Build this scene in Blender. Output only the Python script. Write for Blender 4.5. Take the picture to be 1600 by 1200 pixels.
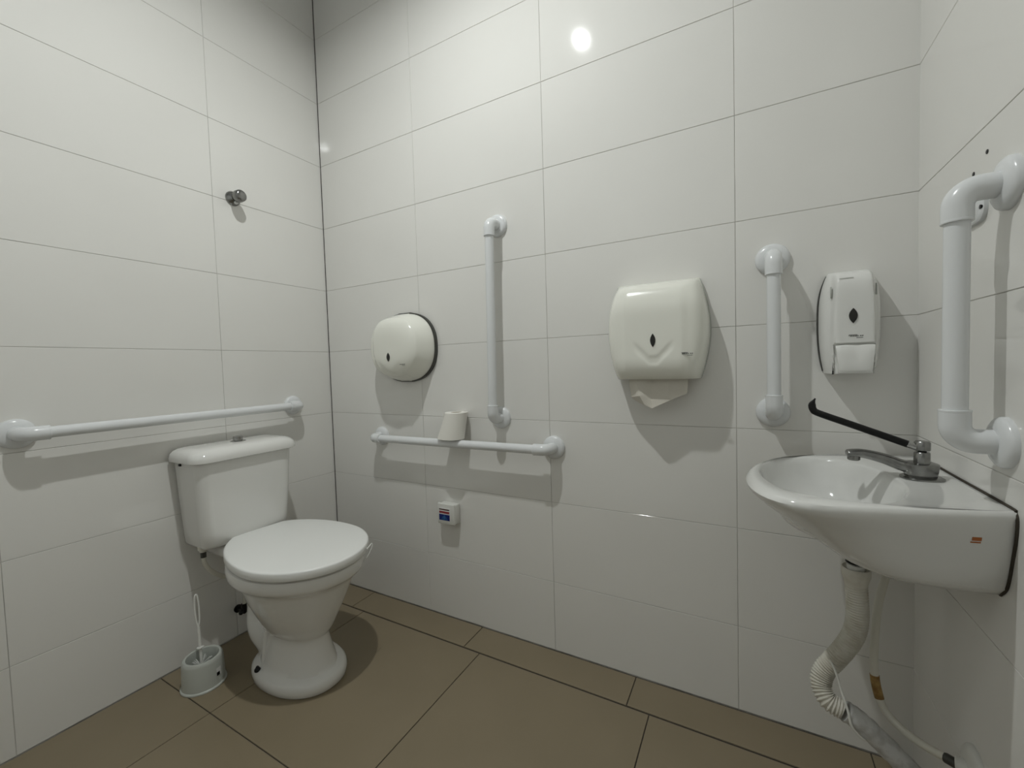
import bpy, bmesh, math, random
from mathutils import Vector, Matrix
random.seed(7)
S = bpy.context.scene
C = S.collection
for o in list(bpy.data.objects):
    bpy.data.objects.remove(o)

# ------------------------------------------------------------------ camera, world, exposure
YAW, PITCH, ROLL = 0.5064268, -0.04218965, -0.02990117
CAM = Vector((1.81417275, -1.4044627, 1.06264847))
fw = Vector((-math.sin(YAW) * math.cos(PITCH), math.cos(YAW) * math.cos(PITCH), math.sin(PITCH)))
rt0 = fw.cross(Vector((0, 0, 1))).normalized()
up0 = rt0.cross(fw)
rt = rt0 * math.cos(ROLL) + up0 * math.sin(ROLL)
up = -rt0 * math.sin(ROLL) + up0 * math.cos(ROLL)
cam = bpy.data.cameras.new('camera')
cam.sensor_width = 36.0
cam.lens = 660.5155 / 1600 * 36.0
cam.clip_start = 0.02
camo = bpy.data.objects.new('camera', cam)
C.objects.link(camo)
M = Matrix((rt, up, -fw)).transposed().to_4x4()
M.translation = CAM
camo.matrix_world = M
S.camera = camo

w = bpy.data.worlds.new('world')
S.world = w
w.use_nodes = True
w.node_tree.nodes['Background'].inputs[0].default_value = (0.9, 0.95, 1, 1)
w.node_tree.nodes['Background'].inputs[1].default_value = 0.0
S.view_settings.view_transform = 'Standard'
S.view_settings.look = 'None'
S.view_settings.gamma = 1
S.view_settings.use_curve_mapping = False
S.view_settings.exposure = 0.0

LAMP = Vector((1.05, -0.85, 2.80))
LAMP_STRENGTH = 2780.0
LAMP_COLOR = (0.97, 1.0, 0.985)

# ------------------------------------------------------------------ room dimensions (metres)
W = 2.185          # room width
D = 1.80           # room depth
CEIL = 2.92
ZROW = 0.2597      # first tile joint above the floor
TH = 0.30
COLS_BACK = [0.005, 0.5906, 1.1869, 1.7888, W + 0.004]
COLS_LEFT = [-D, -1.6885, -1.0909, -0.493, 0.0]
COLS_RIGHT = [-D, -1.2, -0.60, 0.004]

# ------------------------------------------------------------------ materials
MATS = {}
def mat(name, color, rough=0.4, metal=0.0, spec=0.5, coat=0.0, noise=None, bump=None, emit=None, sss=0.0):
    m = bpy.data.materials.new(name)
    m.use_nodes = True
    nt = m.node_tree
    b = nt.nodes['Principled BSDF']
    b.inputs['Base Color'].default_value = (*color, 1)
    b.inputs['Roughness'].default_value = rough
    b.inputs['Metallic'].default_value = metal
    b.inputs['Specular IOR Level'].default_value = spec
    if coat:
        b.inputs['Coat Weight'].default_value = coat
        b.inputs['Coat Roughness'].default_value = 0.05
    if sss:
        b.inputs['Subsurface Weight'].default_value = sss
        b.inputs['Subsurface Radius'].default_value = (0.01, 0.01, 0.01)
    if noise or bump:
        tc = nt.nodes.new('ShaderNodeTexCoord')
    if noise:
        sc, c2, lo, hi = noise
        n = nt.nodes.new('ShaderNodeTexNoise')
        n.inputs['Scale'].default_value = sc
        n.inputs['Detail'].default_value = 4
        nt.links.new(tc.outputs['Object'], n.inputs['Vector'])
        r = nt.nodes.new('ShaderNodeValToRGB')
        r.color_ramp.elements[0].position = lo
        r.color_ramp.elements[1].position = hi
        r.color_ramp.elements[0].color = (*color, 1)
        r.color_ramp.elements[1].color = (*c2, 1)
        nt.links.new(n.outputs['Fac'], r.inputs['Fac'])
        nt.links.new(r.outputs['Color'], b.inputs['Base Color'])
    if bump:
        sc, st, dist = bump
        n = nt.nodes.new('ShaderNodeTexNoise')
        n.inputs['Scale'].default_value = sc
        n.inputs['Detail'].default_value = 3
        nt.links.new(tc.outputs['Object'], n.inputs['Vector'])
        bp = nt.nodes.new('ShaderNodeBump')
        bp.inputs['Strength'].default_value = st
        bp.inputs['Distance'].default_value = dist
        nt.links.new(n.outputs['Fac'], bp.inputs['Height'])
        nt.links.new(bp.outputs['Normal'], b.inputs['Normal'])
    if emit:
        b.inputs['Emission Color'].default_value = (*emit[0], 1)
        b.inputs['Emission Strength'].default_value = emit[1]
    MATS[name] = m
    return m

mat('wall_tile', (0.795, 0.785, 0.75), 0.055, noise=(2.5, (0.815, 0.805, 0.77), 0.3, 0.7))
mat('wall_grout', (0.60, 0.58, 0.54), 0.9, noise=(7, (0.34, 0.325, 0.295), 0.42, 0.62))
mat('seam_shade', (0.03, 0.03, 0.028), 0.9)
mat('floor_tile', (0.235, 0.192, 0.124), 0.42, noise=(5, (0.255, 0.208, 0.136), 0.3, 0.7), bump=(60, 0.05, 0.002))
mat('floor_grout', (0.05, 0.043, 0.035), 0.9)
mat('paint', (0.72, 0.73, 0.73), 0.7)
mat('ceramic', (0.80, 0.795, 0.765), 0.10, coat=0.4)
mat('sink_ceramic', (0.755, 0.755, 0.73), 0.10, coat=0.4)
mat('seat_plastic', (0.86, 0.865, 0.84), 0.28)
mat('bar_plastic', (0.765, 0.78, 0.785), 0.22)
mat('dispenser_plastic', (0.86, 0.86, 0.785), 0.16)
mat('soap_plastic', (0.80, 0.80, 0.77), 0.22)
mat('white_plastic', (0.74, 0.74, 0.70), 0.35)
mat('grey_plastic', (0.50, 0.52, 0.48), 0.4)
mat('dark_plastic', (0.05, 0.05, 0.043), 0.35)
mat('black', (0.005, 0.005, 0.005), 0.35, spec=0.3)
mat('lens', (0.012, 0.011, 0.008), 0.08)
mat('logo', (0.06, 0.06, 0.055), 0.5)
mat('chrome', (0.30, 0.30, 0.29), 0.26, metal=1.0, noise=(40, (0.19, 0.19, 0.185), 0.4, 0.7))
mat('bright_chrome', (0.42, 0.42, 0.41), 0.14, metal=1.0)
mat('paper', (0.84, 0.82, 0.76), 0.9, bump=(300, 0.15, 0.002))
mat('towel_paper', (0.64, 0.61, 0.54), 0.95, bump=(200, 0.2, 0.002))
mat('cardboard', (0.35, 0.27, 0.18), 0.9)
mat('hose_white', (0.66, 0.64, 0.57), 0.5, noise=(35, (0.52, 0.48, 0.40), 0.45, 0.75))
mat('hose_grey', (0.62, 0.62, 0.61), 0.55, noise=(45, (0.40, 0.39, 0.37), 0.42, 0.7))
mat('supply_white', (0.70, 0.68, 0.60), 0.4)
mat('brown_label', (0.22, 0.12, 0.03), 0.5, noise=(60, (0.42, 0.27, 0.09), 0.4, 0.6))
mat('caulk', (0.045, 0.037, 0.026), 0.8)
mat('sticker_white', (0.78, 0.78, 0.76), 0.4)
mat('sticker_blue', (0.008, 0.02, 0.16), 0.3)
mat('sticker_sky', (0.04, 0.19, 0.42), 0.3)
mat('sticker_red', (0.30, 0.055, 0.06), 0.3)
mat('sticker_dark', (0.06, 0.02, 0.018), 0.3)
mat('sticker_orange', (0.42, 0.12, 0.015), 0.4)
mat('bristle', (0.62, 0.63, 0.60), 0.8)
mat('bulb', (0.9, 0.9, 0.9), 0.3, emit=(LAMP_COLOR, LAMP_STRENGTH))

# ------------------------------------------------------------------ helpers
def link(name, me, material=None, parent=None, smooth=True, kind=None):
    o = bpy.data.objects.new(name, me)
    C.objects.link(o)
    if material:
        me.materials.clear()
        me.materials.append(MATS[material])
    if smooth:
        for p in me.polygons:
            p.use_smooth = True
        try:
            me.set_sharp_from_angle(angle=math.radians(42))
        except Exception:
            pass
    if parent:
        o.parent = parent
    if kind:
        o['kind'] = kind
    return o

def tag(o, label, cat, group=None):
    o['label'] = label
    o['category'] = cat
    if group:
        o['group'] = group
    return o

def thing(name, label, cat, loc=(0, 0, 0), group=None):
    """Empty at the thing's base; parts are given in world coordinates and shifted."""
    o = bpy.data.objects.new(name, None)
    o.empty_display_size = 0.05
    C.objects.link(o)
    o.location = loc
    return tag(o, label, cat, group)

def from_bm(bm, name, material, parent=None, smooth=True, origin=None, kind=None, label=None):
    bmesh.ops.remove_doubles(bm, verts=bm.verts, dist=1e-6)
    bmesh.ops.recalc_face_normals(bm, faces=bm.faces)
    root = parent
    off = Vector((0, 0, 0))
    while root is not None:
        off += root.location
        root = root.parent
    me = bpy.data.meshes.new(name)
    if origin is not None:
        off2 = Vector(origin)
    else:
        off2 = off
    bmesh.ops.translate(bm, verts=bm.verts, vec=-off2)
    bm.to_mesh(me)
    bm.free()
    o = link(name, me, material, parent, smooth, kind)
    if origin is not None:
        o.location = Vector(origin) - off
    if label:
        o['label'] = label
    return o

def box(bm, a, b):
    xs, ys, zs = zip(a, b)
    v = [bm.verts.new((x, y, z)) for x in xs for y in ys for z in zs]
    for f in ((0, 1, 3, 2), (4, 6, 7, 5), (0, 4, 5, 1), (2, 3, 7, 6), (0, 2, 6, 4), (1, 5, 7, 3)):
        bm.faces.new([v[i] for i in f])
    return v

def rbox(a, b, r, seg=3):
    bm = bmesh.new()
    a2 = [min(x, y) for x, y in zip(a, b)]
    b2 = [max(x, y) for x, y in zip(a, b)]
    box(bm, a2, b2)
    bmesh.ops.bevel(bm, geom=list(bm.edges), offset=r, segments=seg, affect='EDGES', profile=0.5)
    return bm

def loft(bm, rings, cap0=True, cap1=True, closed=True):
    R = [[bm.verts.new(p) for p in ring] for ring in rings]
    n = len(R[0])
    for i in range(len(R) - 1):
        for j in range(n if closed else n - 1):
            k = (j + 1) % n
            try:
                bm.faces.new((R[i][j], R[i][k], R[i + 1][k], R[i + 1][j]))
            except ValueError:
                pass
    if cap0:
        bm.faces.new(R[0])
    if cap1:
        bm.faces.new(R[-1][::-1])
    return R

def frame(axis):
    a = Vector(axis).normalized()
    h = Vector((0, 0, 1)) if abs(a.z) < 0.9 else Vector((1, 0, 0))
    u = a.cross(h).normalized()
    return a, u, a.cross(u)

def lathe(bm, origin, axis, prof, seg=32, cap0=True, cap1=True):
    """prof: list of (distance along axis, radius)"""
    a, u, v = frame(axis)
    o = Vector(origin)
    rings = []
    for d, r in prof:
        r = max(r, 1e-4)
        rings.append([o + a * d + (u * math.cos(t) + v * math.sin(t)) * r
                      for t in (2 * math.pi * i / seg for i in range(seg))])
    return loft(bm, rings, cap0, cap1)

def smooth_path(pts, n=8):
    P = [Vector(p) for p in pts]
    P = [P[0] * 2 - P[1]] + P + [P[-1] * 2 - P[-2]]
    out = []
    for i in range(1, len(P) - 2):
        p0, p1, p2, p3 = P[i - 1:i + 3]
        for k in range(n):
            t = k / n
            out.append(0.5 * ((2 * p1) + (p2 - p0) * t + (2 * p0 - 5 * p1 + 4 * p2 - p3) * t * t
                              + (3 * p1 - p0 - 3 * p2 + p3) * t ** 3))
    out.append(P[-2])
    return out

def tube(bm, path, rad, seg=16, caps=True):
    path = [Vector(p) for p in path]
    n = len(path)
    T = [(path[min(i + 1, n - 1)] - path[max(i - 1, 0)]).normalized() for i in range(n)]
    _, u, _ = frame(T[0])
    rings = []
    for i in range(n):
        u = (u - T[i] * u.dot(T[i])).normalized()
        v = T[i].cross(u)
        r = rad(i / (n - 1)) if callable(rad) else rad
        ru, rv = r if isinstance(r, tuple) else (r, r)
        rings.append([path[i] + u * math.cos(t) * ru + v * math.sin(t) * rv
                      for t in (2 * math.pi * k / seg for k in range(seg))])
    return loft(bm, rings, caps, caps)

def resample(path, step):
    P = [Vector(p) for p in path]
    out = [P[0]]
    acc = 0.0
    for a, b in zip(P, P[1:]):
        L = (b - a).length
        d = step - acc
        while d <= L:
            out.append(a.lerp(b, d / L))
            d += step
        acc = (acc + L) % step
    return out

def sstep(a, b, x):
    t = min(1, max(0, (x - a) / (b - a)))
    return t * t * (3 - 2 * t)

# ------------------------------------------------------------------ room shell with single tiles
def struct(name, a, b, material):
    bm = bmesh.new()
    box(bm, a, b)
    o = from_bm(bm, name, material, smooth=False)
    o['kind'] = 'structure'
    return o

tile_cache = {}
def tile_mesh(w_, h_, thick=0.007, ch=0.0008, material='wall_tile'):
    key = (round(w_, 4), round(h_, 4), material)
    if key in tile_cache:
        return tile_cache[key]
    bm = bmesh.new()
    x, y = w_ / 2, h_ / 2
    R = [[(-x, -y, -thick), (x, -y, -thick), (x, y, -thick), (-x, y, -thick)],
         [(-x, -y, -ch), (x, -y, -ch), (x, y, -ch), (-x, y, -ch)],
         [(-x + ch, -y + ch, 0), (x - ch, -y + ch, 0), (x - ch, y - ch, 0), (-x + ch, y - ch, 0)]]
    loft(bm, R)
    bmesh.ops.recalc_face_normals(bm, faces=bm.faces)
    me = bpy.data.meshes.new('tile')
    bm.to_mesh(me)
    bm.free()
    me.materials.append(MATS[material])
    tile_cache[key] = me
    return me

def place_tile(name, parent, me, loc, U, V):
    o = bpy.data.objects.new(name, me)
    C.objects.link(o)
    N = Vector(U).cross(Vector(V))
    m = Matrix((Vector(U), Vector(V), N)).transposed().to_4x4()
    m.translation = Vector(loc)
    o.matrix_world = m
    o.parent = parent
    return o

ROWS = [0.002] + [ZROW + TH * k for k in range(9)] + [CEIL]
GAP = 0.0012
RECESS = 0.0016
wall_back = struct('wall_back', (-0.15, RECESS, -0.1), (W + 0.15, 0.15, CEIL + 0.1), 'wall_grout')
wall_left = struct('wall_left', (-0.15, -D, -0.1), (-RECESS, RECESS, CEIL + 0.1), 'wall_grout')
wall_right = struct('wall_right', (W + RECESS, -D, -0.1), (W + 0.15, RECESS, CEIL + 0.1), 'wall_grout')
wall_front = struct('wall_front', (-0.15, -D - 0.15, -0.1), (W + 0.15, -D, CEIL + 0.1), 'paint')
ceiling = struct('ceiling', (-RECESS, -D, CEIL), (W + RECESS, RECESS, CEIL + 0.1), 'paint')
floor = struct('floor', (-RECESS, -D, -0.1), (W + RECESS, RECESS, -0.003), 'floor_grout')

for wall, cols, fn, U in (
        (wall_back, COLS_BACK, lambda c, z: (c, 0, z), (1, 0, 0)),
        (wall_left, COLS_LEFT, lambda c, z: (0, c, z), (0, 1, 0)),
        (wall_right, COLS_RIGHT, lambda c, z: (W, c, z), (0, -1, 0))):
    for c0, c1 in zip(cols, cols[1:]):
        for z0, z1 in zip(ROWS, ROWS[1:]):
            g0 = 0 if c0 == cols[0] else GAP / 2
            g1 = 0 if c1 == cols[-1] else GAP / 2
            b0 = 0 if z0 == ROWS[0] else GAP / 2
            b1 = 0 if z1 == ROWS[-1] else GAP / 2
            ca, cb, za, zb = c0 + g0, c1 - g1, z0 + b0, z1 - b1
            me = tile_mesh(cb - ca, zb - za)
            place_tile('wall_tile', wall, me, fn((ca + cb) / 2, (za + zb) / 2), U, (0, 0, 1))

# floor tiles: cut strip along the back wall, 61 cm tiles in front of it
FG = 0.003
STRIP_X = [0.0, 0.25, 0.866, 1.483, 2.10, W]
MAIN_X = [0.0, 0.33, 0.941, 1.552, 2.163, W]
MAIN_Y = [-D, -1.365, -0.754, -0.1425]
def floor_tile(x0, x1, y0, y1):
    me = tile_mesh(x1 - x0, y1 - y0, 0.008, 0.0008, 'floor_tile')
    place_tile('floor_tile', floor, me, ((x0 + x1) / 2, (y0 + y1) / 2, 0), (1, 0, 0), (0, 1, 0))
for a, b in zip(STRIP_X, STRIP_X[1:]):
    floor_tile(a + (FG / 2 if a else 0), b - (FG / 2 if b != W else 0), -0.1355, -0.004)
for a, b in zip(MAIN_X, MAIN_X[1:]):
    for c, d in zip(MAIN_Y, MAIN_Y[1:]):
        floor_tile(a + (FG / 2 if a else 0.003), b - (FG / 2 if b != W else 0), c + FG / 2, d - (FG / 2 if d != MAIN_Y[-1] else 0))

# dark strip painting the shade of the open seam between left and back wall
bm = bmesh.new()
box(bm, (0.0003, 0.0006, 0), (0.0048, RECESS, CEIL))
shade_strip = from_bm(bm, 'shade_strip_1', 'seam_shade', smooth=False)
shade_strip['kind'] = 'structure'

# shade inside two screw holes, painted as black plugs above the right bar
for y, z in ((-0.337, 1.412), (-0.287, 1.392)):
    bm = bmesh.new()
    lathe(bm, (W - 0.0012, y, z), (1, 0, 0), [(0, 0.0035), (0.0005, 0.004), (0.004, 0.004)], 12)
    from_bm(bm, 'screw_hole_shade', 'black', wall_right)

# ------------------------------------------------------------------ ceiling lamp (seen mirrored in the tiles)
t = thing('ceiling_lamp', 'round white ceiling lamp with a glowing bulb, mirrored in the upper wall tiles', 'lamp', (LAMP.x, LAMP.y, CEIL))
bm = bmesh.new()
lathe(bm, (LAMP.x, LAMP.y, CEIL), (0, 0, -1), [(0, 0.085), (0.012, 0.085), (0.022, 0.075), (0.03, 0.045), (0.035, 0.03)], 40)
from_bm(bm, 'canopy', 'white_plastic', t)
bm = bmesh.new()
lathe(bm, (LAMP.x, LAMP.y, CEIL - 0.034), (0, 0, -1), [(0, 0.027), (0.03, 0.024), (0.04, 0.02)], 24)
from_bm(bm, 'socket', 'white_plastic', t)
bm = bmesh.new()
lathe(bm, (LAMP.x, LAMP.y, CEIL - 0.07), (0, 0, -1), [(0, 0.016), (0.008, 0.02), (0.03, 0.036), (0.045, 0.040), (0.0545, 0.040), (0.0555, 0.034), (0.0545, 0.030), (0.049, 0.0265)], 32)  # raised rim lip added to cut light on the upper walls
from_bm(bm, 'bulb_body', 'white_plastic', t)
bm = bmesh.new()
lathe(bm, (LAMP.x, LAMP.y, CEIL - 0.1165), (0, 0, -1), [(0, 0.0245), (0.0025, 0.0245), (0.003, 0.024)], 32)
from_bm(bm, 'bulb', 'bulb', t)

# ------------------------------------------------------------------ grab bars
BAR_R, ELB_R, FL_R, OFF = 0.0165, 0.0205, 0.042, 0.062
def grab_bar(label, p0, p1, n):
    """p0, p1: flange centres on the wall; n: direction out of the wall"""
    p0, p1, n = Vector(p0), Vector(p1), Vector(n)
    ax = (p1 - p0).normalized()
    t = thing('grab_bar', label, 'grab bar', p0, 'white tubular grab bars on the walls')
    a, b = p0 + n * OFF, p1 + n * OFF
    bm = bmesh.new()
    tube(bm, [a + ax * 0.03, b - ax * 0.03], BAR_R, 28)
    from_bm(bm, 'tube', 'bar_plastic', t)
    for q, s in ((p0, 1), (p1, -1)):
        d = ax * s
        R = 0.027
        path = [q + n * 0.012, q + n * 0.02]
        c = q + n * (OFF - R) + d * R
        for k in range(0, 13):
            th = math.pi / 2 * k / 12
            path.append(c - d * R * math.cos(th) + n * R * math.sin(th))
        path.append(q + n * OFF + d * 0.052)
        bm = bmesh.new()
        m = len(path)
        tube(bm, path, ELB_R, 28)
        el = from_bm(bm, 'elbow', 'bar_plastic', t)
        bm = bmesh.new()
        e = q + n * OFF + d * 0.0505
        lathe(bm, e, d, [(-0.002, ELB_R), (0, ELB_R + 0.0006), (0.002, ELB_R), (0.0022, BAR_R)], 28)
        from_bm(bm, 'collar', 'bar_plastic', el)
        bm = bmesh.new()
        lathe(bm, q, n, [(0.0, FL_R), (0.006, FL_R), (0.010, FL_R - 0.002), (0.014, FL_R - 0.008),
                         (0.016, FL_R - 0.016), (0.0165, ELB_R + 0.001), (0.0165, 0.004)], 40)
        from_bm(bm, 'flange', 'bar_plastic', t)
    return t

grab_bar('long horizontal white grab bar on the wall above the toilet tank', (0, -1.045, 0.913), (0, -0.207, 0.915), (1, 0, 0))
grab_bar('horizontal white grab bar on the back wall carrying the toilet paper roll', (0.345, 0, 0.760), (1.203, 0, 0.764), (0, -1, 0))
grab_bar('tall upright white grab bar beside the round paper dispenser', (0.984, 0, 0.866), (0.993, 0, 1.594), (0, -1, 0))
grab_bar('short upright white grab bar between paper towel and soap dispensers', (1.880, 0, 0.911), (1.880, 0, 1.339), (0, -1, 0))
grab_bar('thick upright white grab bar on the right wall above the sink', (W, -0.418, 0.914), (W, -0.416, 1.331), (-1, 0, 0))

# ------------------------------------------------------------------ toilet
YT, YB = -0.505, -0.500
t = thing('toilet', 'white ceramic toilet with closed lid and low tank against the left wall', 'toilet', (0.40, YB, 0))

def sring(xb, xf, yc, ay, z, n=48, p=2.0, xm=None):
    """egg ring: back end xb, front end xf, widest at xm"""
    if xm is None:
        xm = (xb + xf) / 2
    out = []
    for i in range(n):
        th = 2 * math.pi * i / n
        c, s = math.cos(th), math.sin(th)
        a = (xf - xm) if c >= 0 else (xm - xb)
        out.append((xm + a * math.copysign(abs(c) ** (2 / p), c), yc + ay * math.copysign(abs(s) ** (2 / p), s), z))
    return out

# pedestal and bowl, one continuous piece of ceramic
bm = bmesh.new()
prof = [(0.0, .226, .588, .122), (0.006, .220, .594, .127), (0.022, .219, .596, .128), (0.034, .222, .593, .1255),
        (0.042, .230, .585, .118), (0.046, .240, .575, .108), (0.051, .247, .568, .101), (0.066, .252, .563, .096), (0.095, .259, .555, .087),
        (0.13, .266, .548, .079), (0.158, .270, .545, .0755), (0.164, .270, .547, .0775), (0.172, .266, .555, .087), (0.190, .260, .566, .099),
        (0.22, .252, .580, .113), (0.265, .239, .602, .133), (0.31, .225, .622, .151), (0.35, .212, .640, .165),
        (0.366, .205, .647, .171), (0.374, .19, .660, .184), (0.382, .178, .672, .193), (0.392, .172, .678, .198),
        (0.415, .170, .680, .200), (0.424, .172, .678, .198), (0.428, .178, .672, .192), (0.428, .205, .640, .160),
        (0.40, .225, .620, .14), (0.34, .27, .59, .10), (0.30, .33, .52, .06)]
loft(bm, [sring(a, b, YB, ay, z, 64, 2.0 if z > .05 else 2.15, a + (b - a) * .50) for z, a, b, ay in prof])
bowl = from_bm(bm, 'bowl', 'ceramic', t)
# shelf carrying the tank
bm = rbox((0.02, YB - 0.105, 0.39), (0.27, YB + 0.105, 0.441), 0.02)
from_bm(bm, 'tank_shelf', 'ceramic', t)
# trapway bulging behind the pedestal
bm = bmesh.new()
YP = YB - 0.018
path = smooth_path([(0.34, YB, 0.32), (0.27, YP, 0.275), (0.230, YP, 0.215), (0.232, YP, 0.155), (0.268, YP, 0.105), (0.285, YP, 0.06), (0.28, YP, 0.02)], 8)
tube(bm, path, lambda s: 0.054 + 0.006 * math.sin(s * 13.0), 24)
from_bm(bm, 'trapway', 'ceramic', t)
bm = bmesh.new()
path = smooth_path([(0.37, YB - 0.058, 0.185), (0.335, YB - 0.064, 0.16), (0.330, YB - 0.072, 0.11), (0.338, YB - 0.082, 0.05)], 6)
tube(bm, path, 0.010, 12)
from_bm(bm, 'side_rib', 'ceramic', t)
for s in (-1, 1):
    bm = bmesh.new()
    lathe(bm, (0.338, YB + s * 0.108, 0.042), (0, 0, 1), [(0, 0.010), (0.006, 0.010), (0.012, 0.006), (0.016, 0.004)], 10)
    from_bm(bm, 'floor_bolt', 'black', t)

# tank
def rrect(x0, x1, y0, y1, z, r, n=6):
    out = []
    for cx, cy, a0 in ((x1 - r, y1 - r, 0), (x0 + r * .35, y1 - r * .35, 90), (x0 + r * .35, y0 + r * .35, 180), (x1 - r, y0 + r, 270)):
        rr = r if cx > (x0 + x1) / 2 else r * .35
        for k in range(n + 1):
            a = math.radians(a0 + 90 * k / n)
            out.append((cx + rr * math.cos(a), cy + rr * math.sin(a), z))
    return out
bm = bmesh.new()
rings = []
for z, xf, hy, r in ((0.440, .140, .140, .025), (0.445, .153, .150, .03), (0.456, .160, .156, .034), (0.50, .164, .160, .036),
                     (0.62, .172, .168, .037), (0.74, .178, .174, .038), (0.762, .179, .175, .038)):
    rings.append(rrect(0.008, xf, YT - hy, YT + hy, z, r))
loft(bm, rings)
from_bm(bm, 'tank', 'ceramic', t)
bm = bmesh.new()
rings = []
for z, g in ((0.757, -0.008), (0.757, 0.008), (0.760, 0.0135), (0.772, 0.0145), (0.786, 0.010), (0.796, 0.000), (0.802, -0.012), (0.805, -0.03), (0.806, -0.06)):
    rings.append(rrect(0.006 - min(0, g) * .5, 0.182 + g, YT - 0.178 - g, YT + 0.180 + g, z, 0.048))
loft(bm, rings)
lid = from_bm(bm, 'tank_lid', 'ceramic', t)
bm = bmesh.new()
lathe(bm, (0.095, YT + 0.005, 0.804), (0, 0, 1), [(0, 0.026), (0.003, 0.026), (0.005, 0.021), (0.006, 0.017), (0.020, 0.017), (0.022, 0.014)], 28)
from_bm(bm, 'flush_button', 'bright_chrome', lid, label='chrome flush button')
bm = rbox((0.055, YT - 0.180, 0.744), (0.067, YT - 0.172, 0.752), 0.0015, 1)
from_bm(bm, 'lid_clip', 'black', t)

# seat and lid: egg outline cut straight at the hinges
LC, LS = math.cos(math.radians(-4.5)), math.sin(math.radians(-4.5))
def lid_ring(g, z, n=120):
    xm, af, ab, ay = 0.45, 0.243 + g, 0.325 + g, 0.207 + g
    xb = 0.158 - g * .7
    out = []
    for i in range(n):
        th = 2 * math.pi * i / n
        c, s = math.cos(th), math.sin(th)
        x = xm + (af if c >= 0 else ab) * c
        y = ay * s
        if x < xb:
            # walk along the straight hinge edge
            h = ay * math.sqrt(max(0, 1 - ((xm - xb) / ab) ** 2))
            lim = math.acos(-(xm - xb) / ab)
            f = (math.pi - (th if th <= math.pi else 2 * math.pi - th)) / (math.pi - lim)
            x = xb
            y = math.copysign(h * f, s) if abs(s) > 1e-9 else 0
        dx, dy = x - 0.45, y
        out.append((0.45 + dx * LC - dy * LS, YB + 0.004 + dx * LS + dy * LC, z))
    return out
bm = bmesh.new()
loft(bm, [lid_ring(-.034, .428), lid_ring(-.031, .429), lid_ring(-.030, .432), lid_ring(-.031, .436), lid_ring(-.034, .437)])
from_bm(bm, 'seat', 'seat_plastic', t)
bm = bmesh.new()
loft(bm, [lid_ring(-.006, .4355), lid_ring(-.002, .4365), lid_ring(.0005, .4405), lid_ring(0, .4595), lid_ring(-.0012, .4625),
          lid_ring(-.004, .4642), lid_ring(-.009, .4648), lid_ring(-.06, .4656), lid_ring(-.12, .4664)])
from_bm(bm, 'seat_lid', 'seat_plastic', t)
for s in (-1, 1):
    bm = rbox((0.155, YB + s * 0.06 - 0.014, 0.43), (0.19, YB + s * 0.06 + 0.014, 0.448), 0.005, 2)
    from_bm(bm, 'hinge', 'seat_plastic', t)
# loose plastic loop sticking out below the lid at the right
bm = bmesh.new()
path = smooth_path([(0.655, -0.405, 0.436), (0.660, -0.388, 0.448), (0.660, -0.375, 0.455), (0.660, -0.372, 0.448), (0.658, -0.385, 0.425), (0.655, -0.395, 0.412)], 6)
tube(bm, path, 0.0018, 8)
from_bm(bm, 'loop', 'seat_plastic', t)

# water hose from the tank to the wall valve
t = thing('toilet_water_hose', 'thin white water hose looping from the toilet tank to the wall', 'hose', (0.012, -0.47, 0.11))
bm = bmesh.new()
path = smooth_path([(0.10, -0.643, 0.412), (0.10, -0.640, 0.385), (0.098, -0.622, 0.350), (0.092, -0.585, 0.312), (0.08, -0.545, 0.285),
                    (0.065, -0.505, 0.25), (0.05, -0.484, 0.20), (0.044, -0.482, 0.16), (0.042, -0.486, 0.135)], 8)
tube(bm, path, 0.0075, 14)
from_bm(bm, 'tube', 'supply_white', t)
bm = bmesh.new()
lathe(bm, (0.10, -0.643, 0.455), (0, 0, -1), [(0, 0.016), (0.018, 0.016), (0.02, 0.012), (0.026, 0.012)], 16)
from_bm(bm, 'tank_nut', 'supply_white', t)
bm = bmesh.new()
lathe(bm, (0.10, -0.643, 0.43), (0, 0, -1), [(0, 0.0095), (0.022, 0.0095)], 8)
from_bm(bm, 'coupling', 'dark_plastic', t)
bm = bmesh.new()
lathe(bm, (0.0, -0.488, 0.112), (1, 0, 0), [(0, 0.016), (0.004, 0.016), (0.006, 0.009), (0.05, 0.009)], 14)
tube(bm, [(0.042, -0.486, 0.108), (0.042, -0.486, 0.142)], 0.010, 12)
lathe(bm, (0.042, -0.486, 0.118), (0.3, -1, -0.4), [(0, 0.007), (0.02, 0.008), (0.024, 0.004)], 10)
from_bm(bm, 'valve', 'black', t)

# ------------------------------------------------------------------ toilet brush and its holder
BX, BY = 0.168, -0.695
t = thing('brush_holder', 'short grey plastic cup for the toilet brush on the floor', 'brush holder', (BX, BY, 0))
bm = bmesh.new()
lathe(bm, (BX, BY, 0), (0, 0, 1), [(0, 0.066), (0.003, 0.067), (0.006, 0.066), (0.008, 0.0625), (0.086, 0.0595), (0.095, 0.0575), (0.099, 0.054),
                                   (0.098, 0.048), (0.092, 0.046), (0.02, 0.05), (0.012, 0.04)], 40)
from_bm(bm, 'cup', 'grey_plastic', t)
bm = bmesh.new()
ang = math.radians(12)
rings = []
for z, rr in ((0.035, 0.0618), (0.062, 0.0609)):
    rings.append([(BX + rr * math.cos(ang + k * 0.07), BY + rr * math.sin(ang + k * 0.07), z) for k in range(5)])
R = [[bm.verts.new(p) for p in ring] for ring in rings]
for k in range(4):
    bm.faces.new((R[0][k], R[0][k + 1], R[1][k + 1], R[1][k]))
bmesh.ops.solidify(bm, geom=bm.faces[:], thickness=0.0008)
from_bm(bm, 'sticker', 'sticker_white', t)
bm = bmesh.new()
rings = []
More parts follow.
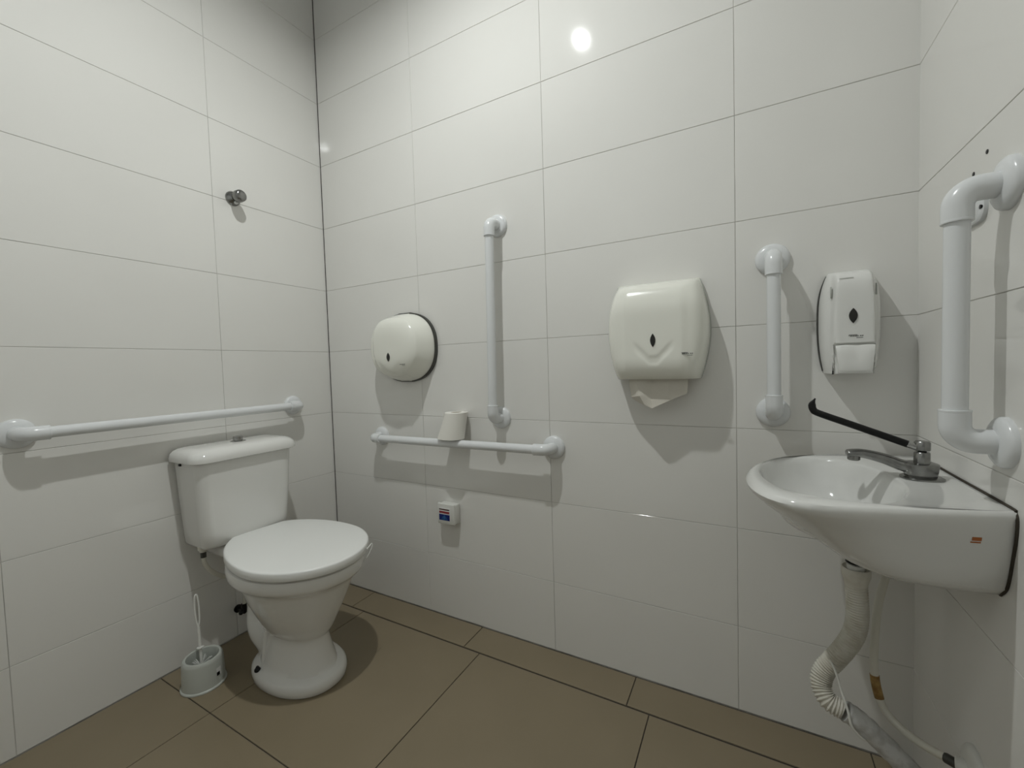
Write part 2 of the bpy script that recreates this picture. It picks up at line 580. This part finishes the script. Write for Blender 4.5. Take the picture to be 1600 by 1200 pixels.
for z, rr in ((0.036, 0.0626), (0.048, 0.0622)):
    rings.append([(BX + rr * math.cos(ang + k * 0.06), BY + rr * math.sin(ang + k * 0.06), z) for k in range(4)])
R = [[bm.verts.new(p) for p in ring] for ring in rings]
for k in range(3):
    bm.faces.new((R[0][k], R[0][k + 1], R[1][k + 1], R[1][k]))
bmesh.ops.solidify(bm, geom=bm.faces[:], thickness=0.0008)
from_bm(bm, 'sticker_print', 'black', t)

t = thing('toilet_brush', 'white toilet brush with looped handle standing in the grey cup', 'brush', (BX, BY, 0.014))
b0, b1 = Vector((BX + 0.008, BY - 0.006, 0.03)), Vector((0.136, -0.690, 0.302))
bd = (b1 - b0).normalized()
bm = bmesh.new()
tube(bm, [b0, b0 + (b1 - b0) * 0.6], 0.0045, 12)
side = Vector((0.35, 0.94, 0)).normalized()
lp = b0 + (b1 - b0) * 0.6
L = (b1 - b0).length * 0.4
loop = [lp, lp + bd * L * .2 + side * .0042, lp + bd * L * .55 + side * .0058, lp + bd * L * .9 + side * .0042, lp + bd * L,
        lp + bd * L * .9 - side * .0042, lp + bd * L * .55 - side * .0058, lp + bd * L * .2 - side * .0042, lp]
tube(bm, smooth_path(loop, 6), 0.0028, 10)
from_bm(bm, 'handle', 'white_plastic', t)
bm = bmesh.new()
lathe(bm, b0 + (b1 - b0) * 0.34, bd, [(0, 0.006), (0.002, 0.011), (0.005, 0.011), (0.007, 0.006)], 18)
from_bm(bm, 'collar', 'white_plastic', t)
bm = bmesh.new()
for i in range(60):
    a = random.uniform(0, 2 * math.pi)
    e = random.uniform(-0.3, 0.9)
    d = Vector((math.cos(a) * math.cos(e), math.sin(a) * math.cos(e), math.sin(e)))
    s0 = b0 + bd * random.uniform(0.0, 0.04)
    tube(bm, [s0, s0 + d * 0.018, s0 + d * 0.034], 0.0022, 5)
from_bm(bm, 'bristles', 'bristle', t, kind='stuff')

# ------------------------------------------------------------------ chrome knob on the left wall
t = thing('shutoff_valve', 'small chrome shutoff valve on the wall above the toilet', 'valve', (0, -0.418, 1.773))
bm = bmesh.new()
lathe(bm, (0, -0.418, 1.773), (1, 0, 0), [(0, 0.0285), (0.004, 0.0285), (0.010, 0.024), (0.016, 0.015), (0.018, 0.013)], 32)
from_bm(bm, 'rosette', 'chrome', t)
bm = bmesh.new()
lathe(bm, (0.014, -0.418, 1.773), (1, 0, 0.0), [(0, 0.012), (0.012, 0.013), (0.020, 0.021), (0.030, 0.0235), (0.046, 0.0225), (0.052, 0.018), (0.054, 0.012)], 28)
from_bm(bm, 'handle', 'chrome', t)
bm = rbox((0.018, -0.424, 1.747), (0.030, -0.412, 1.757), 0.002, 1)
from_bm(bm, 'index_mark', 'sticker_white', t)

# ------------------------------------------------------------------ dispensers: moulded shells on the back wall
def shell(name, material, parent, cx, cz, hw, hh, depth, na=72, nb=72, base=0.0, top=None):
    """Closed moulded cover; x = cx + a*hw(b); z = cz + b*hh; y = -depth(a, b)."""
    bm = bmesh.new()
    A = [math.sin(math.pi / 2 * (2 * i / na - 1)) for i in range(na + 1)]
    B = [math.sin(math.pi / 2 * (2 * j / nb - 1)) for j in range(nb + 1)]
    g = []
    for b in B:
        row = []
        for a in A:
            z = cz + b * hh + (top(a, b) if top else 0)
            row.append(bm.verts.new((cx + a * hw(b), -max(base, depth(a, b)), z)))
        g.append(row)
    for j in range(nb):
        for i in range(na):
            bm.faces.new((g[j][i], g[j][i + 1], g[j + 1][i + 1], g[j + 1][i]))
    # skirt back to the wall
    edge = g[0] + [r[-1] for r in g[1:]] + g[-1][-2::-1] + [r[0] for r in g[-2:0:-1]]
    back = [bm.verts.new((v.co.x, -0.001, v.co.z)) for v in edge]
    n = len(edge)
    for i in range(n):
        k = (i + 1) % n
        bm.faces.new((edge[i], edge[k], back[k], back[i]))
    bm.faces.new(back)
    return from_bm(bm, name, material, parent)

def lens(parent, x, y, z, w_, h_, th=0.003):
    """pointed oval inspection window"""
    bm = bmesh.new()
    n = 10
    pts = []
    for k in range(n + 1):
        f = -1 + 2 * k / n
        pts.append((x + w_ * (1 - f * f), z + h_ * f))
    for k in range(n - 1, 0, -1):
        f = -1 + 2 * k / n
        pts.append((x - w_ * (1 - f * f), z + h_ * f))
    loft(bm, [[(px, y + 0.002, pz) for px, pz in pts], [(px, y - th, pz) for px, pz in pts]])
    return from_bm(bm, 'level_window', 'lens', parent, smooth=False)

def logo(parent, x, y, z, s, slope=0.0):
    """small two-line maker's mark, too small to read: a bar, a row of slanted letters and a short line"""
    bm = bmesh.new()
    def bar(x0, z0, x1, z1, sk=0.0):
        pts = [(x0, z0), (x1, z0), (x1 + sk, z1), (x0 + sk, z1)]
        loft(bm, [[(x + px * s, y + 0.001, z + pz * s) for px, pz in pts], [(x + px * s, y - 0.0006, z + pz * s) for px, pz in pts]])
    bar(-1.0, 0.18, 0.1, 0.26, 0.04)
    bar(-1.03, 0.02, -0.95, 0.24, 0.0)
    u = -0.86
    for wd in (0.2, 0.1, 0.16, 0.1, 0.2, 0.16):
        bar(u, -0.06, u + wd * 0.75, 0.12, 0.06)
        u += wd + 0.04
    u += 0.14
    for wd in (0.18, 0.18):
        bar(u, -0.02, u + wd, 0.12, 0.05)
        u += wd + 0.08
    bar(-0.02, -0.30, 0.85, -0.22, 0.04)
    return from_bm(bm, 'logo', 'logo', parent, smooth=False)

def back_plate(parent, cx, cz, hw, hh, g, th, material, n=40):
    bm = bmesh.new()
    pts = []
    for k in range(n + 1):
        b = math.sin(math.pi / 2 * (2 * k / n - 1))
        pts.append((cx + hw(b) + g, cz + b * (hh + g)))
    for k in range(n, -1, -1):
        b = math.sin(math.pi / 2 * (2 * k / n - 1))
        pts.append((cx - hw(b) - g, cz + b * (hh + g)))
    loft(bm, [[(x, 0, z) for x, z in pts], [(x, -th, z) for x, z in pts]])
    return from_bm(bm, 'back_plate', material, parent, smooth=False)

def skin_y(cx, cz, hw, hh, depth, x, z):
    b = (z - cz) / hh
    return -depth((x - cx) / hw(b), b)

# --- round toilet paper dispenser
cx, cz, R0 = 0.518, 1.157, 0.145
t = thing('toilet_paper_dispenser', 'round white jumbo toilet paper dispenser with dark back rim', 'dispenser', (cx, 0, cz - R0))
hwf = lambda b: 1.11 * R0 * max(0.02, (1 - abs(b) ** 2.3)) ** (1 / 2.3)
def dep(a, b):
    x, z = a * hwf(b), b * R0
    r = (abs(x / R0 / 1.11) ** 2.3 + abs(b) ** 2.3) ** (1 / 2.3)
    # slanted flank, then a gently domed face
    f = min(1, max(0, (1 - r) / 0.16))
    d = 0.016 + 0.070 * f ** 0.75
    face = max(0, 1 - (r / 0.86) ** 4)
    d += 0.036 * face ** 0.7
    # on the left the face drops to the drum behind it
    edge = -0.083 + 0.03 * sstep(-0.02, -0.12, z) + 0.02 * sstep(0.05, 0.13, z)
    d -= 0.030 * sstep(edge, edge - 0.016, x) * face ** 0.5
    # shallow V pressed around the window
    xv = x - 0.004
    vz = z + 0.098 - 0.85 * max(0, abs(xv) - 0.010)
    if abs(xv) < 0.07:
        d -= 0.003 * (1 - sstep(-0.016, 0.006, vz)) * (1 - sstep(0.05, 0.07, abs(xv)))
    return d
back_plate(t, cx + 0.003, cz, hwf, R0, 0.004, 0.014, 'dark_plastic')
shell('cover', 'dispenser_plastic', t, cx, cz, hwf, R0, dep, 84, 84, base=0.016)
lens(t, 0.523, skin_y(cx, cz, hwf, R0, dep, 0.523, 1.115) + .001, 1.115, 0.0085, 0.018)
logo(t, 0.590, skin_y(cx, cz, hwf, R0, dep, 0.590, 1.083), 1.083, 0.015)

# --- paper towel dispenser
cx, cz, HH = 1.573, 1.160, 0.150
t = thing('paper_towel_dispenser', 'large white paper towel dispenser with a towel hanging out below', 'dispenser', (cx, 0, cz - HH))
def hwt(b):
    return 0.148 - 0.030 * abs(max(0, b - 0.05)) ** 1.7 - 0.030 * max(0, -b - 0.1) ** 1.6
def dept(a, b):
    x, z = a * hwt(b), b * HH
    e = max(0, 1 - abs(a) ** 7) ** 0.36
    f = max(0, 1 - max(0, b) ** 10) ** 0.4
    # the lower front rolls back toward the wall
    lo = math.sqrt(max(0, 1 - max(0, (-b - 0.55) / 0.47) ** 2.2)) if b < -0.55 else 1.0
    body = (0.070 + 0.040 * lo) if b > -0.999 else 0.06
    d = body * e * f - 0.022 * sstep(0.25, 1.0, b) ** 1.5
    pw = 0.093
    d += 0.004 * (1 - sstep(pw - 0.016, pw + 0.006, abs(x))) * (1 - sstep(0.115, 0.135, z)) * lo
    ax = abs(x - 0.002)
    yv = z + 0.090 - 1.05 * max(0, ax - 0.012)
    if ax < 0.065:
        d -= 0.0026 * (sstep(-0.020, -0.008, yv) - sstep(0.002, 0.014, yv)) * (1 - sstep(0.040, 0.065, ax))
    return d
back_plate(t, cx, cz, hwt, HH - 0.006, 0.003, 0.016, 'grey_plastic')
shell('cover', 'dispenser_plastic', t, cx, cz, hwt, HH, dept, 90, 96, base=0.018)
lens(t, 1.575, skin_y(cx, cz, hwt, HH, dept, 1.575, 1.126) + .0015, 1.126, 0.0075, 0.020)
logo(t, 1.668, skin_y(cx, cz, hwt, HH, dept, 1.655, 1.083) + .0002, 1.083, 0.0165)

# towel sheet hanging from it
bm = bmesh.new()
P2 = [(1.490, -.062, 1.022), (1.515, -.070, 1.022), (1.560, -.056, 1.022), (1.610, -.064, 1.022), (1.664, -.058, 1.022),
      (1.500, -.066, 0.955), (1.528, -.084, 0.960), (1.556, -.066, 0.965), (1.610, -.066, 0.968), (1.661, -.058, 0.967),
      (1.512, -.066, 0.944), (1.542, -.078, 0.930), (1.562, -.074, 0.921), (1.612, -.068, 0.945), (1.660, -.058, 0.9665)]
v = [bm.verts.new(p) for p in P2]
for r in range(2):
    for k in range(4):
        bm.faces.new((v[r * 5 + k], v[r * 5 + k + 1], v[r * 5 + k + 6], v[r * 5 + k + 5]))
bmesh.ops.subdivide_edges(bm, edges=bm.edges[:], cuts=2, use_grid_fill=True)
bmesh.ops.solidify(bm, geom=bm.faces[:], thickness=0.0012)
o = from_bm(bm, 'paper_towel', 'towel_paper', smooth=False, origin=(1.575, -0.06, 0.92))
tag(o, 'crumpled beige paper towel hanging below the large white dispenser', 'paper towel')

# --- soap dispenser
cx, cz, HH = 2.047, 1.150, 0.131
t = thing('soap_dispenser', 'white wall soap dispenser with push lever next to the right corner', 'dispenser', (cx, 0, cz - HH))
def hws(b):
    return 0.063 - 0.020 * max(0, b) ** 3.0 - 0.012 * max(0, -b) ** 2.4
def deps(a, b):
    x, z = a * hws(b), b * HH
    e = max(0, 1 - abs(a) ** 6) ** 0.45
    f = max(0, 1 - max(0, b) ** 9) ** 0.45
    d = 0.066 * e * f
    pw = 0.042 - 0.006 * max(0, b)
    d += 0.026 * (1 - sstep(pw - 0.005, pw + 0.006, abs(x))) * max(0, 1 - max(0, b) ** 6) ** 0.6
    # recess for the lever
    if z < -0.056 and abs(x) < 0.041:
        d -= 0.014 * sstep(-0.056, -0.060, z) * (1 - sstep(0.0385, 0.041, abs(x)))
    return d
back_plate(t, cx - .0015, cz, hws, HH - 0.008, 0.002, 0.012, 'dark_plastic')
shell('cover', 'soap_plastic', t, cx, cz, hws, HH, deps, 72, 96, base=0.014)
lens(t, 2.0435, skin_y(cx, cz, hws, HH, deps, 2.0435, 1.161) + .001, 1.161, 0.0085, 0.0185)
logo(t, 2.050, skin_y(cx, cz, hws, HH, deps, 2.048, 1.111), 1.111, 0.0145)
bm = bmesh.new()
rings = []
for z, hwv, d in ((1.0905, .0375, .084), (1.0895, .0382, .090), (1.085, .038, .0945), (1.07, .0365, .097), (1.05, .0348, .098), (1.03, .033, .098), (1.022, .0325, .0965), (1.020, .0315, .094)):
    ring = []
    for k in range(17):
        f = -1 + k / 8
        crown = 0.0015 * (1 - f * f) if z > 1.08 else 0
        dip = 0.004 * math.exp(-((f - 0.1) / 0.4) ** 2) * (1 if z > 1.055 else 0)
        ring.append((cx + 0.001 + hwv * f, -(d - 0.003 * f ** 6 - dip), z + crown))
    for k in range(16, -1, -1):
        f = -1 + k / 8
        ring.append((cx + 0.001 + hwv * f, -0.07, z))
    rings.append(ring)
loft(bm, rings)
from_bm(bm, 'push_lever', 'soap_plastic', t)
bm = rbox((cx - 0.042, -0.0765, 1.0175), (cx - 0.0395, -0.06, 1.089), 0.0006, 1)  # black strip in place of the shade in the gap beside the lever
from_bm(bm, 'lever_gap_shade', 'black', t)
bm = rbox((cx - 0.030, -0.0850, 1.2535), (cx - 0.002, -0.0862, 1.2552), 0.0004, 1)
from_bm(bm, 'embossed_line', 'grey_plastic', t)
for s in (-1, 1):
    bm = rbox((cx + s * 0.0445 - 0.0012, -0.074, 1.21), (cx + s * 0.0445 + 0.0012, -0.066, 1.238), 0.0008, 1)
    from_bm(bm, 'side_slot', 'grey_plastic', t)

# ------------------------------------------------------------------ toilet paper roll standing on the bar
t = thing('toilet_paper_roll', 'cream toilet paper roll leaning on the wall on top of the horizontal grab bar', 'toilet paper', (0.787, -0.055, 0.7815))
def roll_ring(c, r, stretch, n=40):
    out = []
    for i in range(n):
        a = 2 * math.pi * i / n
        x, y = math.cos(a), math.sin(a)
        out.append((c[0] + r * x - stretch * max(0, -x * .9 - y * .3) ** 2, c[1] + r * y, c[2]))
    return out
bm = bmesh.new()
rr = []
N = 10
for k in range(N + 1):
    f = k / N
    rr.append(roll_ring((0.792 + 0.012 * f, -0.058 + 0.011 * f, 0.7815 + 0.104 * f), 0.0455, 0.026 * (1 - f) ** 1.2))
rr.append(roll_ring((0.804, -0.047, 0.8865), 0.044, 0))
rr.append(roll_ring((0.804, -0.047, 0.8865), 0.021, 0))
rr.append(roll_ring((0.803, -0.049, 0.86), 0.021, 0))
loft(bm, rr)
from_bm(bm, 'paper', 'paper', t)
bm = bmesh.new()
loft(bm, [roll_ring((0.803, -0.049, 0.858), 0.0205, 0), roll_ring((0.804, -0.047, 0.884), 0.0205, 0),
          roll_ring((0.804, -0.047, 0.884), 0.019, 0), roll_ring((0.803, -0.049, 0.862), 0.019, 0)])
from_bm(bm, 'core', 'cardboard', t)
bm = bmesh.new()
tube(bm, [(0.7455, -0.075, 0.783), (0.7575, -0.067, 0.885)], 0.0008, 5)
from_bm(bm, 'loose_edge', 'paper', t)

# ------------------------------------------------------------------ small box with sticker
t = thing('wall_box', 'small cream plastic box with red and blue sticker below the grab bar', 'box', (0.73, 0, 0.415))
bm = rbox((0.690, -0.034, 0.419), (0.772, -0.001, 0.502), 0.006, 3)
from_bm(bm, 'housing', 'white_plastic', t)
bm = rbox((0.682, -0.040, 0.417), (0.770, -0.028, 0.504), 0.005, 3)
from_bm(bm, 'front_cover', 'white_plastic', t)
st = rbox((0.690, -0.0412, 0.430), (0.750, -0.0395, 0.486), 0.0007, 1)
st = from_bm(st, 'sticker', 'sticker_white', t)
for x0, x1, z0, z1, m_ in ((0.694, 0.746, 0.477, 0.4815, 'sticker_dark'), (0.694, 0.746, 0.463, 0.472, 'sticker_red'),
                           (0.693, 0.747, 0.434, 0.459, 'sticker_blue')):
    bm = rbox((x0, -0.0418, z0), (x1, -0.0408, z1), 0.0003, 1)
    from_bm(bm, 'print', m_, st)
bm = bmesh.new()
for x0, x1, z0, z1 in ((0.718, 0.722, 0.437, 0.455), (0.708, 0.732, 0.444, 0.4465), (0.704, 0.736, 0.438, 0.440), (0.712, 0.728, 0.450, 0.4515)):
    box(bm, (x0, -0.0422, z0), (x1, -0.0414, z1))
from_bm(bm, 'print', 'sticker_sky', st, smooth=False)

# ------------------------------------------------------------------ sink
YS, HWS, PRJ = -0.243, 0.218, 0.372
t = thing('sink', 'white ceramic wall sink with oval basin in the right corner', 'sink', (W, YS, 0.64))
NF, NB = 48, 24
OUT = [(W - .001, -.016), (2.12, -.028), (2.06, -.040), (2.00, -.058), (1.94, -.092), (1.885, -.140), (1.848, -.195), (1.824, -.265), (1.813, -.345),
       (1.819, -.425), (1.841, -.486), (1.875, -.519), (1.92, -.529), (1.98, -.519), (2.04, -.503), (2.10, -.485), (2.15, -.469), (W - .001, -.456)]
_o = smooth_path([(x, y, 0) for x, y in OUT], 12)
_len = [0.0]
for _a, _b in zip(_o, _o[1:]):
    _len.append(_len[-1] + (_b - _a).length)
def outl(f):
    d = f * _len[-1]
    for i in range(len(_o) - 1):
        if _len[i + 1] >= d:
            return _o[i].lerp(_o[i + 1], (d - _len[i]) / max(1e-9, _len[i + 1] - _len[i]))
    return _o[-1]
OUTP = [outl(k / NF) for k in range(NF + 1)]
YC = -0.25
def dring(P, Hh, z, m=1.0):
    """D-shaped ring: curved front, straight back on the wall"""
    k, h = P / 0.372, Hh / 0.218
    out = []
    for q in OUTP:
        f = (W - .001 - q.x) / 0.372
        out.append((W - .001 - (W - .001 - q.x) * k, YC + (q.y + (1 - m) * 0.085 * f - YC) * h, z))
    y0, y1 = out[-1][1], out[0][1]
    for k in range(1, NB):
        out.append((W - 0.001, y0 + (y1 - y0) * k / NB, z))
    return out
EX, EA, EB = 1.962, 0.123, 0.196
YE = -0.302
def ering(s, z, dx=0.0):
    out = []
    for k in range(NF + 1):
        a = math.pi / 2 - math.pi * k / NF
        out.append((EX + dx - EA * s * math.cos(a), YE + EB * s * math.sin(a), z))
    for k in range(1, NB):
        a = -math.pi / 2 - math.pi * k / NB
        out.append((EX + dx - EA * s * math.cos(a), YE + EB * s * math.sin(a), z))
    return out
bm = bmesh.new()
rings = [dring(.12, .10, .646, 0), dring(.160, .140, .649, 0), dring(.195, .171, .657, 0), dring(.230, .189, .673, 0), dring(.276, .200, .705, .05),
         dring(.318, .208, .738, .25), dring(.349, .213, .767, .6), dring(.363, .216, .786, .9), dring(.370, .217, .795, 1), dring(.372, .218, .802, 1),
         dring(.368, .216, .8085), dring(.361, .212, .811),
         ering(1.02, .8095), ering(1.0, .808), ering(.98, .804), ering(.955, .793), ering(.92, .772), ering(.86, .745, .003),
         ering(.74, .718, .008), ering(.58, .702, .014), ering(.38, .694, .022), ering(.17, .690, .03), ering(.12, .684, .03)]
loft(bm, rings)
from mathutils.bvhtree import BVHTree
bmesh.ops.recalc_face_normals(bm, faces=bm.faces)
basin_tree = BVHTree.FromBMesh(bm)
from_bm(bm, 'basin', 'sink_ceramic', t)
bm = bmesh.new()
lathe(bm, (EX + .03, YE, .6895), (0, 0, 1), [(0, .018), (.002, .021), (.004, .020), (.004, .015), (.001, .012)], 28)
from_bm(bm, 'drain_ring', 'bright_chrome', t)
# dark sealant line where the sink meets the wall
bm = bmesh.new()
pth = [(W - .001, -.018, .79), (W - .001, -.020, .806), (W - .001, -.034, .812), (W - .001, YS, .8122), (W - .001, -.434, .812),
       (W - .001, -.450, .808), (W - .001, -.4565, .798), (W - .001, -.455, .77), (W - .001, -.447, .735), (W - .001, -.436, .69),
       (W - .001, -.427, .672), (W - .001, -.410, .656)]
tube(bm, smooth_path(pth, 5), 0.0026, 8)
from_bm(bm, 'sealant', 'caulk', t)
# tail piece under the drain
DX, DY = 2.021, -0.258
bm = bmesh.new()
lathe(bm, (DX, DY, .66), (0, 0, -1), [(0, .019), (.046, .019), (.047, .0165), (.050, .0165)], 24)
from_bm(bm, 'drain_nut', 'black', t)
bm = bmesh.new()
lathe(bm, (DX, DY, .6125), (0, 0, -1), [(0, .0165), (.03, .0165)], 24)
from_bm(bm, 'tail_pipe', 'white_plastic', t)
# little orange maker's sticker on the near flank
bm = bmesh.new()
def on_flank(x, z, off):
    h_ = basin_tree.ray_cast(Vector((x, -1, z)), Vector((0, 1, 0)))[0]
    return (x, (h_.y if h_ else -.465) - off, z)
for x0, x1, z0, z1 in ((2.1305, 2.1425, .760, .7665), (2.1290, 2.1420, .756, .7582)):
    cs = ((x0, z0), (x1, z0), (x1, z1), (x0, z1))
    loft(bm, [[on_flank(x, z, -.0004) for x, z in cs], [on_flank(x, z, .0006) for x, z in cs]])
from_bm(bm, 'maker_sticker', 'sticker_orange', t, smooth=False)

# ------------------------------------------------------------------ faucet with long black lever
FX, FY, FZ = 2.125, -0.262, 0.8115
t = thing('faucet', 'worn chrome faucet with a long black lever on the sink', 'faucet', (FX, FY, FZ))
def oval(cx_, cy_, ax_, ay_, z, n=32, p=2.3):
    return [(cx_ + ax_ * math.copysign(abs(math.cos(a)) ** (2 / p), math.cos(a)), cy_ + ay_ * math.copysign(abs(math.sin(a)) ** (2 / p), math.sin(a)), z)
            for a in (2 * math.pi * k / n for k in range(n))]
bm = bmesh.new()
loft(bm, [oval(FX, FY, .034, .032, FZ - .0012), oval(FX, FY, .034, .032, FZ + .001), oval(FX, FY, .031, .029, FZ + .003)])
from_bm(bm, 'base_plate', 'chrome', t)
bm = bmesh.new()
loft(bm, [oval(FX - .002, FY, .024, .021, FZ + .001), oval(FX - .002, FY, .025, .022, FZ + .006), oval(FX - .005, FY, .031, .025, FZ + .026), oval(FX - .005, FY, .0305, .0245, FZ + .0295), oval(FX - .004, FY, .024, .019, FZ + .0315)])
from_bm(bm, 'body', 'chrome', t)
bm = bmesh.new()
path = smooth_path([(FX - .004, FY, FZ + .017), (FX - .03, FY, FZ + .023), (FX - .058, FY + .001, FZ + .034), (FX - .085, FY + .002, FZ + .041), (FX - .105, FY + .002, FZ + .043), (FX - .122, FY + .002, FZ + .0405)], 6)
tube(bm, path, lambda s: (0.0185 - 0.005 * s, 0.0130 - 0.0045 * min(1, s * 1.2)) if s < 0.97 else (0.011, 0.006), 20)
sp = from_bm(bm, 'spout', 'chrome', t)
bm = bmesh.new()
lathe(bm, (FX - .109, FY + .002, FZ + .041), (0, 0, -1), [(0, .0115), (.012, .0115), (.014, .0095)], 20)
from_bm(bm, 'aerator', 'chrome', sp)
bm = bmesh.new()
lathe(bm, (FX, FY, FZ + .029), (0, 0, 1), [(0, .0135), (.022, .0130), (.024, .011)], 8)
from_bm(bm, 'valve_stem', 'chrome', t)
bm = bmesh.new()
lathe(bm, (FX, FY, FZ + .050), (0, 0, 1), [(0, .007), (.008, .007)], 16)
from_bm(bm, 'spindle', 'black', t)
bm = bmesh.new()
lathe(bm, (FX, FY, FZ + .056), (0, 0, 1), [(0, .011), (.001, .0135), (.016, .0135), (.019, .011)], 8)
cap = from_bm(bm, 'handle_cap', 'chrome', t)
bm = bmesh.new()
lathe(bm, (FX - .010, FY, FZ + .063), (-1, .03, .38), [(-.004, .0075), (.012, .0075), (.014, .0068)], 12)
from_bm(bm, 'ferrule', 'bright_chrome', t)
bm = bmesh.new()
p0, p1 = Vector((FX - .020, FY + .001, FZ + .0665)), Vector((1.955, FY + .008, .9375))
path = smooth_path([p0, p0.lerp(p1, .33), p0.lerp(p1, .66), p1, p1 + Vector((-.010, .001, .008)), p1 + Vector((-.0115, .002, .020)), p1 + Vector((-.006, .002, .033))], 5)
tube(bm, path, lambda s: (0.0070 - 0.002 * sstep(.85, 1, s), 0.0074 - 0.0058 * sstep(.8, 1, s)), 14)
from_bm(bm, 'lever', 'black', t, label='long black lever')

# ------------------------------------------------------------------ drain hose
t = thing('drain_hose', 'corrugated white drain hose folded back under the sink', 'hose', (DX, DY, 0.30))
bm = bmesh.new()
lathe(bm, (DX, DY, .603), (0, 0, -1), [(.004, .018), (0, .0245), (.002, .0262), (.016, .0262), (.028, .0225), (.040, .0195), (.05, .0195)], 28)
from_bm(bm, 'collar', 'hose_white', t)
pth = [(DX, DY, .57), (2.023, -.258, .53), (2.024, -.258, .495), (2.019, -.256, .455), (2.004, -.252, .415), (1.984, -.250, .378),
       (1.966, -.251, .348), (1.959, -.260, .320), (1.969, -.275, .298), (1.996, -.281, .288)]
sm = smooth_path(pth, 14)
fine = resample(sm, 0.0010)
bm = bmesh.new()
n = len(fine)
def corr(s):
    ph = s * n * 0.0010 / 0.0058 * 2 * math.pi
    amp = 0.0010 + 0.0009 * sstep(.12, .4, s)
    return 0.0195 + amp * math.sin(ph)
tube(bm, fine, corr, 22)
from_bm(bm, 'corrugated_hose', 'hose_white', t)
bm = bmesh.new()
path = smooth_path([(2.000, -.280, .287), (2.020, -.280, .277), (2.045, -.280, .257), (2.080, -.282, .226), (2.120, -.285, .188), (2.155, -.286, .160), (W - .002, -.286, .142)], 8)
tube(bm, path, lambda s: 0.0215 + 0.0006 * math.sin(s * 70) + 0.0005 * math.sin(s * 43 + 1), 24)
from_bm(bm, 'wrapped_pipe', 'hose_grey', t, label='grey wrapped pipe end')
bm = bmesh.new()
path = smooth_path([(1.975, -.265, .385), (1.984, -.277, .365), (1.992, -.292, .335), (2.001, -.302, .302), (2.006, -.305, .276), (2.018, -.302, .258), (2.03, -.297, .247)], 7)
tube(bm, path, 0.0024, 8)
from_bm(bm, 'tie', 'white_plastic', t)

# ------------------------------------------------------------------ sink supply hose and wall rosette
t = thing('sink_water_hose', 'plain white water hose with a brown label curving under the sink', 'hose', (2.06, -0.22, 0.28))
pth = [(2.10, -.215, .655), (2.085, -.218, .60), (2.074, -.219, .55), (2.066, -.220, .50), (2.061, -.221, .43), (2.060, -.222, .37), (2.064, -.225, .325),
       (2.075, -.233, .286), (2.098, -.252, .267), (2.125, -.275, .262), (2.146, -.294, .265), (2.158, -.305, .268)]
sm = smooth_path(pth, 8)
bm = bmesh.new()
tube(bm, sm, 0.0078, 16)
from_bm(bm, 'tube', 'supply_white', t)
bm = bmesh.new()
seg = [q for q in sm if .299 < q.z < .357 and q.x < 2.08]
tube(bm, seg, 0.0088, 16)
from_bm(bm, 'label_sleeve', 'brown_label', t, label='stained brown label')
bm = bmesh.new()
lathe(bm, (2.152, -.300, .2665), (1, -.75, .08), [(0, .0085), (.002, .0095), (.018, .0095), (.020, .008)], 8)
from_bm(bm, 'nut', 'dark_plastic', t)
t = thing('wall_rosette', 'round white pipe rosette on the right wall below the sink', 'rosette', (W, -.335, .285))
bm = bmesh.new()
lathe(bm, (W, -.335, .285), (-1, 0, 0), [(0, .041), (.004, .041), (.010, .036), (.013, .022), (.013, .012)], 36)
from_bm(bm, 'cover', 'white_plastic', t)
bm = bmesh.new()
lathe(bm, (W - .008, -.330, .28), (-1, .35, -.1), [(0, .013), (.016, .013), (.018, .011)], 18)
from_bm(bm, 'stub', 'white_plastic', t)

# ------------------------------------------------------------------ leftover mounting plate behind the right bar
t = thing('mounting_plate', 'small white rounded plate with screws behind the right wall bar', 'plate', (W, -.295, 1.295))
bm = bmesh.new()
def prr(y0, y1, z0, z1, r, x):
    out = []
    for cy, cz_, a0 in ((y1 - r, z1 - r, 0), (y0 + r, z1 - r, 90), (y0 + r, z0 + r, 180), (y1 - r, z0 + r, 270)):
        for k in range(7):
            a = math.radians(a0 + 15 * k)
            out.append((x, cy + r * math.cos(a), cz_ + r * math.sin(a)))
    return out
loft(bm, [prr(-.345, -.225, 1.296, 1.362, .022, W), prr(-.345, -.225, 1.296, 1.362, .022, W - .006), prr(-.341, -.229, 1.300, 1.358, .019, W - .009)])
from_bm(bm, 'plate', 'bar_plastic', t)
for y, z in ((-.279, 1.333), (-.340, 1.318)):
    bm = bmesh.new()
    lathe(bm, (W - .0085, y, z), (-1, 0, 0), [(-.003, .004), (.0008, .004), (.0012, .002)], 12)
    from_bm(bm, 'screw', 'black', t)
